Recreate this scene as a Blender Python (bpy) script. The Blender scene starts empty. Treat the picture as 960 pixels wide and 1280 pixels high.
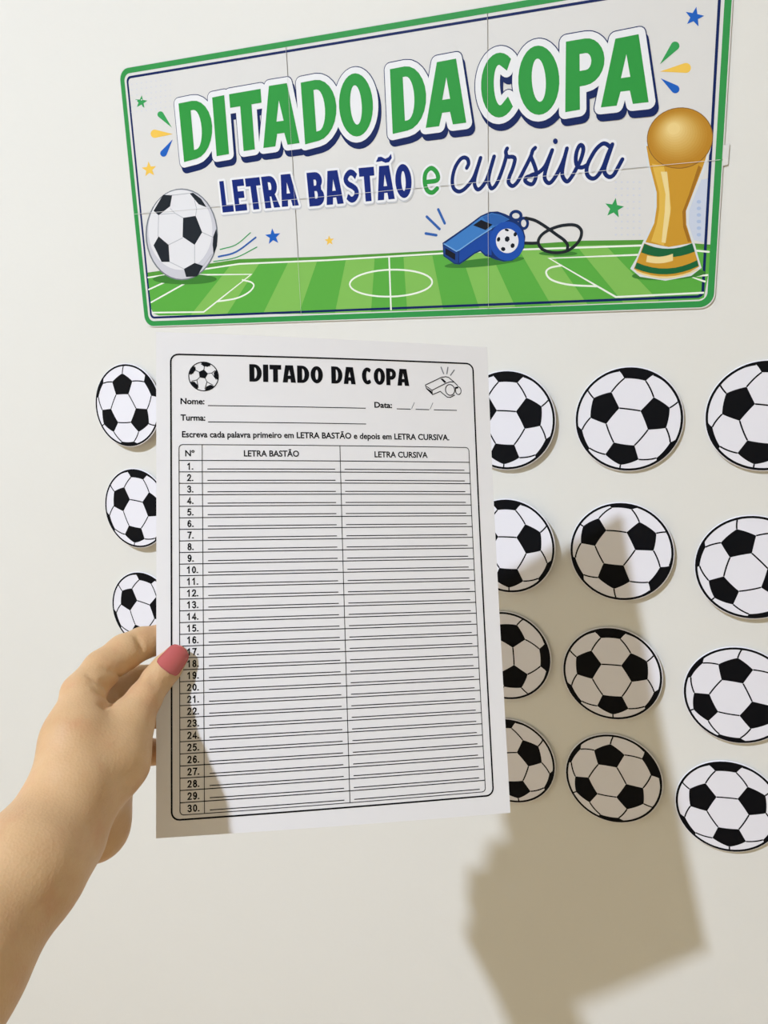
import bpy, bmesh, math, random
import numpy as np
from mathutils import Vector, Matrix
from mathutils.geometry import tessellate_polygon

scene = bpy.context.scene
COL = scene.collection
random.seed(4)

# ------------------------------------------------------------------ camera
SW = 0.67                                          # wall layout scale
CAM = np.array([0.3922 * SW, -1.0269 * SW, 1.5])
PZ = 1.5 + 0.1915 * SW                             # height of the poster's middle
AX = np.array([[0.93096, 0.36421, -0.02578],      # right
               [0.05741, -0.21575, -0.97476],     # down
               [-0.36058, 0.90598, -0.22176]])    # forward
FPX = 1000.0
cd = bpy.data.cameras.new('camera'); cam = bpy.data.objects.new('camera', cd); COL.objects.link(cam)
cd.sensor_fit = 'VERTICAL'; cd.sensor_height = 24.0; cd.lens = FPX / 1280 * 24.0
cd.clip_start = 0.01
m = Matrix.Identity(4)
for i in range(3):
    m[i][0] = AX[0][i]; m[i][1] = -AX[1][i]; m[i][2] = -AX[2][i]; m[i][3] = CAM[i]
cam.matrix_world = m
scene.camera = cam

# ------------------------------------------------------------------ world, exposure
w = bpy.data.worlds.new('world'); scene.world = w; w.use_nodes = True
bg = w.node_tree.nodes['Background']
bg.inputs[0].default_value = (1.0, 0.9, 0.75, 1); bg.inputs[1].default_value = 0.05
scene.view_settings.view_transform = 'Standard'
scene.view_settings.look = 'None'
scene.view_settings.gamma = 1.0
scene.view_settings.use_curve_mapping = False
scene.view_settings.exposure = 0.19

LAMP = CAM + np.array([-1.032, -1.418, 1.689])          # the ceiling lamp
LAMP_POWER = 3180.0
LAMP_COLOR = (0.664, 0.765, 0.935, 1)

# ------------------------------------------------------------------ helpers
def cam3(px, py, d):
    """point at image direction (px,py) and depth d, in the room's coordinates"""
    return CAM + AX.T @ (np.array([(px - 480) / FPX, (py - 640) / FPX, 1.0]) * d)
def wall_pt(px, py):
    """where the line of sight through (px,py) meets the wall (x,z)"""
    d = AX.T @ np.array([(px - 480) / FPX, (py - 640) / FPX, 1.0])
    t = -CAM[1] / d[1]
    p = CAM + t * d
    return (p[0], p[2])

def tag(o, label=None, cat=None, group=None, kind=None):
    if label: o['label'] = label
    if cat: o['category'] = cat
    if group: o['group'] = group
    if kind: o['kind'] = kind
    return o
def link(name, mesh, parent=None):
    o = bpy.data.objects.new(name, mesh); COL.objects.link(o)
    if parent: o.parent = parent
    return o
def empty(name, loc):
    o = bpy.data.objects.new(name, None); COL.objects.link(o); o.location = loc
    o.empty_display_size = 0.02
    return o
def mesh_of(verts, faces, mat, name='mesh', smooth=False):
    me = bpy.data.meshes.new(name)
    me.from_pydata([tuple(map(float, v)) for v in verts], [], faces)
    if mat: me.materials.append(mat)
    if smooth: me.polygons.foreach_set('use_smooth', [True] * len(me.polygons))
    me.update()
    return me

def srgb(r, g, b):
    f = lambda c: (c / 255 / 12.92) if c / 255 <= 0.04045 else ((c / 255 + 0.055) / 1.055) ** 2.4
    return (f(r), f(g), f(b), 1)
MATS = {}
def mat(name, rgb, rough=0.6, spec=0.15, noise=0.0, scale=40, bump=0.0, bscale=200):
    if name in MATS: return MATS[name]
    M = bpy.data.materials.new(name); M.use_nodes = True
    nt = M.node_tree; b = nt.nodes['Principled BSDF']
    c = srgb(*rgb)
    b.inputs['Base Color'].default_value = c
    b.inputs['Roughness'].default_value = rough
    b.inputs['Specular IOR Level'].default_value = spec
    tc = nt.nodes.new('ShaderNodeTexCoord')
    if noise:
        n = nt.nodes.new('ShaderNodeTexNoise'); n.inputs['Scale'].default_value = scale; n.inputs['Detail'].default_value = 4
        r = nt.nodes.new('ShaderNodeMix'); r.data_type = 'RGBA'
        r.inputs['A'].default_value = tuple(x * (1 - noise) for x in c[:3]) + (1,)
        r.inputs['B'].default_value = tuple(min(1, x * (1 + noise)) for x in c[:3]) + (1,)
        nt.links.new(tc.outputs['Object'], n.inputs['Vector'])
        nt.links.new(n.outputs['Fac'], r.inputs['Factor'])
        nt.links.new(r.outputs['Result'], b.inputs['Base Color'])
    if bump:
        n2 = nt.nodes.new('ShaderNodeTexNoise'); n2.inputs['Scale'].default_value = bscale; n2.inputs['Detail'].default_value = 3
        bp = nt.nodes.new('ShaderNodeBump'); bp.inputs['Strength'].default_value = bump; bp.inputs['Distance'].default_value = 0.001
        nt.links.new(tc.outputs['Object'], n2.inputs['Vector'])
        nt.links.new(n2.outputs['Fac'], bp.inputs['Height'])
        nt.links.new(bp.outputs['Normal'], b.inputs['Normal'])
    MATS[name] = M
    return M

M_SIDE = mat('side_wall_paint', (238, 231, 211), 0.6, 0.25, noise=0.02, scale=6)
M_REAR = mat('rear_wall_paint', (206, 188, 154), 0.6, 0.25, noise=0.02, scale=6)
M_WALL = mat('wall_paint', (231, 228, 220), 0.55, 0.25, noise=0.015, scale=6, bump=0.12, bscale=160)
M_CEIL = mat('ceiling_paint', (242, 238, 226), 0.8, 0.2, noise=0.01, scale=5)
M_FLOOR = mat('floor_wood', (180, 154, 118), 0.45, 0.4, noise=0.15, scale=8)
M_PAPER = mat('white_paper', (237, 233, 231), 0.6, 0.25, noise=0.01, scale=30, bump=0.03, bscale=900)
M_CARD = mat('white_card', (236, 233, 238), 0.5, 0.3, noise=0.008, scale=30)
M_SHEET = mat('sheet_paper', (224, 221, 216), 0.55, 0.3, noise=0.008, scale=30)
M_BLACK = mat('black_ink', (5, 6, 11), 0.6, 0.12)
M_GREYINK = mat('grey_ink', (120, 120, 124), 0.6, 0.2)
M_TAPE = mat('tape', (225, 220, 205), 0.5, 0.3)

# ------------------------------------------------------------------ room shell
X0, X1, Y0, Y1, Z1 = -2.3, 2.2, -4.2, 0.0, 3.22
def slab(name, a, b, mt, label, cat):
    v = [(x, y, z) for x in (a[0], b[0]) for y in (a[1], b[1]) for z in (a[2], b[2])]
    f = [(0, 1, 3, 2), (4, 6, 7, 5), (0, 4, 5, 1), (2, 3, 7, 6), (0, 2, 6, 4), (1, 5, 7, 3)]
    o = link(name, mesh_of(v, f, mt, name))
    tag(o, label, cat, kind='structure'); return o
slab('floor', (X0 - .1, Y0 - .1, -.1), (X1 + .1, Y1 + .1, 0), M_FLOOR, 'warm brown floor of the room', 'floor')
slab('ceiling', (X0 - .1, Y0 - .1, Z1), (X1 + .1, Y1 + .1, Z1 + .1), M_CEIL, 'plain white ceiling', 'ceiling')
slab('wall_front', (X0 - .1, Y1, 0), (X1 + .1, Y1 + .1, Z1), M_WALL, 'smooth off-white painted wall the poster hangs on', 'wall')
slab('wall_left', (X0 - .1, Y0, 0), (X0, Y1, Z1), M_SIDE, 'cream painted side wall', 'wall')
slab('wall_right', (X1, Y0, 0), (X1 + .1, Y1, Z1), M_SIDE, 'cream painted side wall', 'wall')
slab('wall_rear', (X0 - .1, Y0 - .1, 0), (X1 + .1, Y0, Z1), M_REAR, 'beige painted rear wall', 'wall')

# ------------------------------------------------------------------ ceiling lamp (lights the room)
def lathe(prof, n=24, cap=True):
    v, f = [], []
    for r, z in prof:
        for k in range(n):
            a = 2 * math.pi * k / n; v.append((r * math.cos(a), r * math.sin(a), z))
    for i in range(len(prof) - 1):
        for k in range(n):
            f.append((i * n + k, i * n + (k + 1) % n, (i + 1) * n + (k + 1) % n, (i + 1) * n + k))
    if cap:
        f.append(tuple(range(n))[::-1]); f.append(tuple((len(prof) - 1) * n + k for k in range(n)))
    return v, f
def build_lamp():
    r = empty('ceiling_lamp', (LAMP[0], LAMP[1], Z1))
    tag(r, 'small round flat LED lamp fixed to the ceiling', 'lamp')
    white = mat('lamp_white', (235, 235, 230), 0.4, 0.4)
    dz = LAMP[2] - Z1
    v, f = lathe([(.062, 0.0), (.072, -.008), (.072, dz - .002), (.060, dz - .003), (.060, dz + .004)], 40); link('housing', mesh_of(v, f, white), r)
    em = bpy.data.materials.new('diffuser_glow'); em.use_nodes = True
    nt = em.node_tree; nt.nodes.clear()
    o = nt.nodes.new('ShaderNodeOutputMaterial'); e = nt.nodes.new('ShaderNodeEmission')
    e.inputs['Color'].default_value = LAMP_COLOR; e.inputs['Strength'].default_value = LAMP_POWER
    nt.links.new(e.outputs[0], o.inputs[0])
    v, f = lathe([(.058, dz + .003), (.059, dz), (.054, dz - .004)], 40); link('diffuser', mesh_of(v, f, em), r)
build_lamp()

# ------------------------------------------------------------------ flat print tools
class Ink:
    """collects flat polygons in 2-D; surf(x, y, lift) puts them on their surface"""
    def __init__(s, surf): s.surf = surf; s.v = []; s.f = []; s.m = []; s.mats = []; s.n = 0
    def mi(s, mt):
        if mt not in s.mats: s.mats.append(mt)
        return s.mats.index(mt)
    def poly(s, pts, mt, lift, holes=()):
        loops = [[Vector((x, y, 0)) for x, y in pts]] + [[Vector((x, y, 0)) for x, y in h] for h in holes]
        flat = [p for l in loops for p in l]
        s.n += 1; lift += s.n * 4e-7
        tris = tessellate_polygon(loops)
        b = len(s.v)
        s.v += [s.surf(p.x, p.y, lift) for p in flat]
        k = s.mi(mt)
        for t in tris:
            a, c, d = (flat[i] for i in t)
            ar = (c.x - a.x) * (d.y - a.y) - (c.y - a.y) * (d.x - a.x)
            if abs(ar) < 1e-14: continue
            t = t if ar > 0 else (t[0], t[2], t[1])
            s.f.append(tuple(b + i for i in t)); s.m.append(k)
    def stroke(s, pts, wd, mt, lift, closed=False, caps=True, step=None):
        P = [np.array(p, float) for p in pts]
        if closed: P.append(P[0])
        if step:
            Q = [P[0]]
            for a, b in zip(P[:-1], P[1:]):
                n = max(1, int(math.ceil(np.linalg.norm(b - a) / step)))
                Q += [a + (b - a) * (i + 1) / n for i in range(n)]
            P = Q
        n = len(P); k = s.mi(mt); h = wd / 2
        L, R = [], []
        for i in range(n):
            if closed: a, b = P[(i - 1) % (n - 1)], P[(i + 1) % (n - 1)] if i < n - 1 else P[1]
            else: a, b = P[max(i - 1, 0)], P[min(i + 1, n - 1)]
            t0 = P[i] - a; t1 = b - P[i]
            u0 = t0 / (np.linalg.norm(t0) or 1); u1 = t1 / (np.linalg.norm(t1) or 1)
            t = u0 + u1; t = t / (np.linalg.norm(t) or 1)
            nn = np.array([-t[1], t[0]])
            ref = u1 if np.linalg.norm(u1) > 0 else u0
            c = max(0.5, abs(nn @ np.array([-ref[1], ref[0]])))
            L.append(P[i] + nn * h / c); R.append(P[i] - nn * h / c)
        s.n += 1; lift += s.n * 4e-7
        b = len(s.v)
        for i in range(n):
            lift += 2.5e-7
            s.v.append(s.surf(L[i][0], L[i][1], lift)); s.v.append(s.surf(R[i][0], R[i][1], lift))
        for i in range(n - 1):
            s.f.append((b + 2 * i, b + 2 * i + 1, b + 2 * i + 3, b + 2 * i + 2)); s.m.append(k)
        if caps and not closed:
            for p in (P[0], P[-1]):
                s.poly([(p[0] + h * math.cos(a), p[1] + h * math.sin(a)) for a in [2 * math.pi * j / 10 for j in range(10)]], mt, lift)
    def build(s, name, parent, origin=(0, 0, 0)):
        me = bpy.data.meshes.new(name)
        o3 = np.array(origin, float)
        me.from_pydata([tuple(map(float, np.array(v) - o3)) for v in s.v], [], s.f)
        for mt in s.mats: me.materials.append(mt)
        me.polygons.foreach_set('material_index', s.m)
        me.update()
        return link(name, me, parent)
def ell(cx, cy, rx, ry, n=32, rot=0.0, a0=0, a1=2 * math.pi, closed=True):
    out = []
    k = n if closed else n + 1
    for i in range(k):
        a = a0 + (a1 - a0) * i / n
        x, y = rx * math.cos(a), ry * math.sin(a)
        out.append((cx + x * math.cos(rot) - y * math.sin(rot), cy + x * math.sin(rot) + y * math.cos(rot)))
    return out
def smooth_line(pts, n=6):
    P = [np.array(p, float) for p in pts]; P = [2 * P[0] - P[1]] + P + [2 * P[-1] - P[-2]]
    out = []
    for i in range(1, len(P) - 2):
        for k in range(n):
            t = k / n
            out.append(0.5 * ((2 * P[i]) + (-P[i - 1] + P[i + 1]) * t + (2 * P[i - 1] - 5 * P[i] + 4 * P[i + 1] - P[i + 2]) * t * t + (-P[i - 1] + 3 * P[i] - 3 * P[i + 1] + P[i + 2]) * t ** 3))
    out.append(P[-2])
    return out
def grow(poly, d):
    """push a polygon's outline outward by d (mitred)"""
    P = [np.array(p, float) for p in poly]
    ar = sum(P[i][0] * P[(i + 1) % len(P)][1] - P[(i + 1) % len(P)][0] * P[i][1] for i in range(len(P)))
    sg = 1 if ar > 0 else -1
    out = []
    for i in range(len(P)):
        a, b, c = P[i - 1], P[i], P[(i + 1) % len(P)]
        t0 = (b - a) / (np.linalg.norm(b - a) + 1e-9); t1 = (c - b) / (np.linalg.norm(c - b) + 1e-9)
        n0 = np.array([t0[1], -t0[0]]) * sg; n1 = np.array([t1[1], -t1[0]]) * sg
        s = n0 + n1; q = max(0.45, 1 + n0 @ n1)
        cr = (t0[0] * t1[1] - t0[1] * t1[0]) * sg
        if cr > 0.35:       # outer corner: round it
            for k in range(4):
                t = k / 3; v = n0 * (1 - t) + n1 * t; v = v / (np.linalg.norm(v) + 1e-9)
                out.append(tuple(b + v * d))
        else:
            out.append(tuple(b + s / q * d))
    return out

# heavy capital letters in a unit box, y up: (outline, holes, relative width)
def arc(cx, cy, rx, ry, a0, a1, n=12):
    return [(cx + rx * math.cos(math.radians(a0 + (a1 - a0) * i / n)), cy + ry * math.sin(math.radians(a0 + (a1 - a0) * i / n))) for i in range(n + 1)]
def glyphs(s):
    """s: stem width (0..1 of the letter's width)"""
    G = {}
    h = s * 0.52
    G['I'] = ([(0, 0), (1, 0), (1, 1), (0, 1)], [], 0.42)
    G['D'] = ([(0, 0)] + arc(.42, .5, .58, .5, -90, 90) + [(0, 1)], [[(s, h * .85)] + arc(.44, .5, max(.08, .58 - s), .5 - h * .85, -90, 90) + [(s, 1 - h * .85)]], 1.0)
    G['T'] = ([(.5 - s / 2, 0), (.5 + s / 2, 0), (.5 + s / 2, 1 - h * 1.25), (1, 1 - h * 1.25), (1, 1), (0, 1), (0, 1 - h * 1.25), (.5 - s / 2, 1 - h * 1.25)], [], 0.95)
    G['A'] = ([(0, 0), (s * .92, 0), (.33 + s * .2, .2), (.67 - s * .2, .2), (1 - s * .92, 0), (1, 0), (.5 + s * .72, 1), (.5 - s * .72, 1)],
              [[(.5 - .1, .40), (.5 + .1, .40), (.5, .74)]], 1.08)
    G['O'] = (arc(.5, .5, .5, .5, 0, 348, 29), [arc(.5, .5, max(.1, .5 - s * .92), .5 - h * 1.0, 0, 348, 29)], 1.02)
    co = arc(.52, .5, .52, .5, 48, 312, 22); ci = arc(.52, .5, max(.1, .52 - s), .5 - h, 305, 55, 18)
    G['C'] = (co + [(.74, .30)] + ci[1:-1] + [(.74, .70)], [], 0.95)
    G['P'] = ([(0, 0), (s, 0), (s, .33)] + arc(.5, .665, .5, .335, -90, 90) + [(0, 1)], [[(s, .55)] + arc(.52, .67, max(.08, .5 - s), .12, -90, 90, 8) + [(s, .79)]], 0.9)
    G['L'] = ([(0, 0), (1, 0), (1, h * 1.1), (s, h * 1.1), (s, 1), (0, 1)], [], 0.72)
    e = h * 1.05
    G['E'] = ([(0, 0), (1, 0), (1, e), (s, e), (s, .5 - e * .45), (.9, .5 - e * .45), (.9, .5 + e * .55), (s, .5 + e * .55), (s, 1 - e), (1, 1 - e), (1, 1), (0, 1)], [], 0.75)
    G['R'] = ([(0, 0), (s, 0), (s, .36), (.5, .36), (1 - s * 1.05, 0), (1, 0), (.76, .42)] + arc(.55, .69, .43, .31, -50, 90, 10) + [(0, 1)],
              [[(s, .57)] + arc(.52, .68, max(.08, .45 - s), .12, -90, 90, 8) + [(s, .81)]], 0.95)
    G['B'] = ([(0, 0)] + arc(.55, .27, .45, .27, -90, 50, 9) + [(.84, .51)] + arc(.52, .75, .42, .25, -40, 90, 9) + [(0, 1)],
              [[(s, e)] + arc(.52, .5 * (e + .44), max(.07, .42 - s), .5 * (.44 - e), -90, 90, 8) + [(s, .44)],
               [(s, .6)] + arc(.5, .5 * (.6 + 1 - e), max(.07, .4 - s), .5 * (.4 - e), -90, 90, 8) + [(s, 1 - e)]], 0.98)
    mid = [(.93, .80), (.70, .93), (.45, .95), (.2, .83), (.14, .70), (.3, .57), (.6, .48), (.84, .36), (.86, .2), (.68, .07), (.42, .04), (.15, .16)]
    mid = smooth_line([(x * .92 + .04, y * .87 + .06) for x, y in mid], 3)
    hw = s * .40; Lp, Rp = [], []
    for i, p in enumerate(mid):
        a, b = mid[max(i - 1, 0)], mid[min(i + 1, len(mid) - 1)]
        t = (b - a) / np.linalg.norm(b - a); nn = np.array([-t[1], t[0]]) * np.array([hw, hw * .56])
        Lp.append(tuple(p + nn)); Rp.append(tuple(p - nn))
    G['S'] = (Lp + Rp[::-1], [], 0.9)
    return G
def quad_map(TL, TR, BR, BL):
    TL, TR, BR, BL = (np.array(p, float) for p in (TL, TR, BR, BL))
    def f(x, y): return tuple((BL * (1 - x) + BR * x) * (1 - y) + (TL * (1 - x) + TR * x) * y)
    return f
def word(text, G, gap=0.13):
    """lay a word out in a unit box; returns [(outline, holes)]"""
    wd = [G[c.replace('Ã', 'A')][2] for c in text]
    tot = sum(wd) + gap * (len(wd) - 1); x = 0; out = []
    for c, k in zip(text, wd):
        o, hs, _ = G[c.replace('Ã', 'A')]
        tr = lambda p, x=x, k=k: ((x + p[0] * k) / tot, p[1])
        out.append(([tr(p) for p in o], [[tr(p) for p in h] for h in hs]))
        if c == 'Ã':
            q = [(.05, 1.13), (.2, 1.27), (.38, 1.27), (.6, 1.2), (.8, 1.24), (.95, 1.33), (.98, 1.2), (.8, 1.09), (.6, 1.08), (.38, 1.14), (.2, 1.13)]
            out.append(([tr(p) for p in q], []))
        x += k + gap
    return out
def font_polys(text, bold=0.0):
    """triangles of a text in the built-in typeface, size 1"""
    c = bpy.data.curves.new('text', 'FONT'); c.body = text; c.offset = bold; c.resolution_u = 3
    o = bpy.data.objects.new('text', c); COL.objects.link(o)
    dg = bpy.context.evaluated_depsgraph_get(); dg.update()
    e = o.evaluated_get(dg); me = e.to_mesh()
    vs = [(v.co.x, v.co.y) for v in me.vertices]; fs = [tuple(p.vertices) for p in me.polygons]
    e.to_mesh_clear(); bpy.data.objects.remove(o); bpy.data.curves.remove(c)
    return vs, fs
def put_text(ink, text, x0, x1, ybase, cap_h, mt, lift, bold=0.0, ydown=True):
    vs, fs = font_polys(text, bold)
    ax, bx = min(v[0] for v in vs), max(v[0] for v in vs)
    k = (x1 - x0) / (bx - ax); sy = cap_h / 0.69
    b = len(ink.v); mi = ink.mi(mt)
    for x, y in vs:
        ink.v.append(ink.surf(x0 + (x - ax) * k, ybase - y * sy if ydown else ybase + y * sy, lift))
    for f in fs:
        ink.f.append(tuple(b + i for i in (f[::-1] if ydown else f))); ink.m.append(mi)

# ------------------------------------------------------------------ football pattern (truncated icosahedron seen from the front)
def football_pattern(tilt):
    ph = (1 + 5 ** .5) / 2
    V = np.array([(0, a, b * ph) for a in (-1, 1) for b in (-1, 1)] + [(a, b * ph, 0) for a in (-1, 1) for b in (-1, 1)] + [(b * ph, 0, a) for a in (-1, 1) for b in (-1, 1)], float)
    V /= np.linalg.norm(V[0])
    dm = np.linalg.norm(V[:, None] - V[None], axis=2); e = np.min(dm[dm > 1e-6])
    nb = [[j for j in range(12) if abs(dm[i, j] - e) < 1e-6] for i in range(12)]
    tri = [(i, j, k) for i in range(12) for j in nb[i] for k in nb[i] if i < j < k and k in nb[j]]
    t = tri[0]; z = V[list(t)].mean(0); z /= np.linalg.norm(z)
    y = -(V[t[0]] - z * (V[t[0]] @ z)); y /= np.linalg.norm(y); x = np.cross(y, z)
    B = np.array([x, y, z])                                   # pentagon t[0] points straight down
    c, s = math.cos(tilt), math.sin(tilt)
    B = np.array([[1, 0, 0], [0, c, -s], [0, s, c]]) @ B      # hexagon axis leans down by tilt
    V = V @ B.T
    main = [V[i][:2] for i in t]
    pent, seams = [], []
    def arcpts(a, b, n=6):
        return [(a * (1 - u) + b * u) / np.linalg.norm(a * (1 - u) + b * u) for u in [k / n for k in range(n + 1)]]
    for i in range(12):
        nbs = nb[i]; ctr = V[i]
        r = V[nbs[0]] - ctr * (V[nbs[0]] @ ctr); r /= np.linalg.norm(r); q = np.cross(ctr, r)
        ang = sorted(nbs, key=lambda j: math.atan2(V[j] @ q, V[j] @ r))
        cs = [(2 * V[i] + V[j]) / 3 for j in ang]; cs = [p / np.linalg.norm(p) for p in cs]
        pts = []
        for a, b in zip(cs, cs[1:] + cs[:1]): pts += arcpts(a, b)[:-1]
        if sum(p[2] > 0 for p in pts) >= 3:
            fl = []
            for p in pts:
                if p[2] < 0:
                    n2 = math.hypot(p[0], p[1]); fl.append((p[0] / n2, p[1] / n2))
                else: fl.append((p[0], p[1]))
            out = [fl[0]]
            for p in fl[1:]:
                if math.hypot(p[0] - out[-1][0], p[1] - out[-1][1]) > 1e-3: out.append(p)
            pent.append(out)
        for j in nb[i]:
            if i < j:
                a = (2 * V[i] + V[j]) / 3; b = (V[i] + 2 * V[j]) / 3
                ps = [p for p in arcpts(a / np.linalg.norm(a), b / np.linalg.norm(b)) if p[2] > -.02]
                if len(ps) >= 2: seams.append([(p[0], p[1]) for p in ps])
    return main, pent, seams
TILT = math.radians(9)
MAIN, PENT, SEAM = football_pattern(TILT)

# ------------------------------------------------------------------ football cutouts on the wall
RB = 0.0643 * SW
def build_cutout_meshes():
    n = 56; T = 0.0012
    v, f = lathe([(RB * .985, T * .5), (RB, T * .2), (RB, -T * .2), (RB * .985, -T * .5)], n)
    # disc lies in local x-z, facing -y
    v = [(x, -z, y) for x, y, z in v]
    card = mesh_of(v, f, M_CARD, 'card')
    surf = lambda x, y, l: (x, -T * .5 - l, y)
    ink = Ink(surf); k = RB * .963
    sc = lambda P: [(x * k, y * k) for x, y in P]
    for s in SEAM: ink.stroke(sc(s), RB * .028, M_BLACK, 4e-5, caps=False)
    for p in PENT: ink.poly(sc(p), M_BLACK, 6e-5)
    ink.stroke(ell(0, 0, k, k, 64), RB * .042, M_BLACK, 8e-5, closed=True)
    ink_me = bpy.data.meshes.new('ink')
    ink_me.from_pydata([tuple(map(float, p)) for p in ink.v], [], ink.f); ink_me.materials.append(M_BLACK); ink_me.update()
    return card, ink_me
CARD, CARD_INK = build_cutout_meshes()
def fit_spin(cx, cz, pts):
    """turn of the print in the wall plane that best meets the seen pentagon centres"""
    best = (1e9, 0)
    W = [(np.array(wall_pt(*p)) - (cx, cz)) / (RB * .955) for p in pts]
    for a in np.radians(np.arange(0, 360, 1.0)):
        R2 = np.array([[math.cos(a), -math.sin(a)], [math.sin(a), math.cos(a)]])
        Q = [R2 @ q for q in MAIN]
        c = sum(min(np.sum((q - p) ** 2) for q in Q) for p in W)
        if c < best[0]: best = (c, a)
    return best[1]
def wz(x, z): return (x * SW, z * SW + PZ)      # measured wall layout to room coordinates
COLNAME = {'L': "under the poster's football", 'A': "under the poster's blue whistle", 'B': "under the poster's larger green star", 'C': "under the poster's trophy"}
ROWNAME = ['topmost', 'second from top', 'third from top', 'lowest']
CUT = [  # key, layout x, z, pentagons seen, lift angle (deg), lift direction (deg)
 ('L1', -.4450, -.2966, [(150.6, 480.6), (134.7, 528), (177.5, 526)], 5.0, -60),
 ('L2', -.4472, -.4622, [(151, 625), (169.4, 670.6), (192, 629.6)], 5.0, -60),
 ('L3', -.4533, -.6355, [(160.7, 748), (195, 760)], 3.5, -60),
 ('A1', .1579, -.3107, [(665.6, 515.5), (633, 570.6), (613, 514)], 2.5, -40),
 ('A2', .1616, -.4796, [(666, 672), (638.6, 724), (615, 673)], 5.5, -25),
 ('A3', .1586, -.6377, [(639, 793.5), (643.5, 847)], 2.0, -60),
 ('A4', .1679, -.7975, [(666, 942.6), (647.6, 988)], 2.0, -60),
 ('B1', .3104, -.3068, [(755.6, 510.6), (823, 518), (778, 570.6)], 0.8, -60),
 ('B2', .3083, -.4760, [(737, 664), (802.5, 670), (764, 720.6)], 2.5, -60),
 ('B3', .3029, -.6445, [(734.6, 831), (799, 835), (768, 882.5)], 2.5, -50),
 ('B4', .3104, -.7974, [(760, 945.5), (729.6, 988), (788.5, 998)], 3.0, -70),
 ('C1', .4621, -.3004, [(923, 504), (945, 570.6)], 1.2, -60),
 ('C2', .4609, -.4837, [(923, 679), (902, 739)], 3.0, -80),
 ('C3', .4568, -.6522, [(919, 839), (878, 883), (948, 896)], 2.0, -60),
 ('C4', .4551, -.8096, [(877.5, 995.6), (948, 1001.4), (912.7, 1046)], 1.5, -60),
]
def build_cutouts():
    for key, lx, lz, pts, la, ld in CUT:
        cx, cz = wz(lx, lz)
        la_ = math.radians(la); off = 0.0016 + RB * math.sin(la_) * .82
        # line of sight correction for standing off the wall
        vx, vz = (CAM[0] - cx) / -CAM[1] * -1, (CAM[2] - cz) / -CAM[1] * -1
        cx2, cz2 = cx - vx * off * 1.0, cz - vz * off * 1.0
        r = empty('football_cutout', (cx2, 0, cz2))
        rn = ROWNAME[int(key[1]) - 1]
        if key == 'C4': rn = 'lowest'
        tag(r, f'black-and-white paper football, {rn} in the column {COLNAME[key[0]]}', 'paper cutout', 'paper footballs stuck to the wall')
        sp = fit_spin(cx, cz, pts)
        d = math.radians(ld)
        axis = Vector((math.sin(d), 0, -math.cos(d)))      # in-plane axis square to the lift direction
        rot = Matrix.Rotation(la_, 4, axis)
        tip = rot @ Vector((math.cos(d), 0, math.sin(d)))
        if tip.y > 0: rot = Matrix.Rotation(-la_, 4, axis)
        mw = Matrix.Translation((0, -off, 0)) @ rot
        o = link('card', CARD, r); o.matrix_local = mw
        i = link('printed_pattern', CARD_INK, o); i.matrix_local = Matrix.Rotation(-sp, 4, 'Y')
        gap = off - .5 * RB * math.sin(la_) - .0007
        v, f = lathe([(.005, .0), (.005, gap)], 12)
        pd = link('tape_pad', mesh_of([(x, -z, y) for x, y, z in v], f, M_TAPE, 'pad'), r)
        px_, pz_ = -math.cos(d) * RB * .5, -math.sin(d) * RB * .5
        pd.location = (px_, 0, pz_)
build_cutouts()

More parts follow.
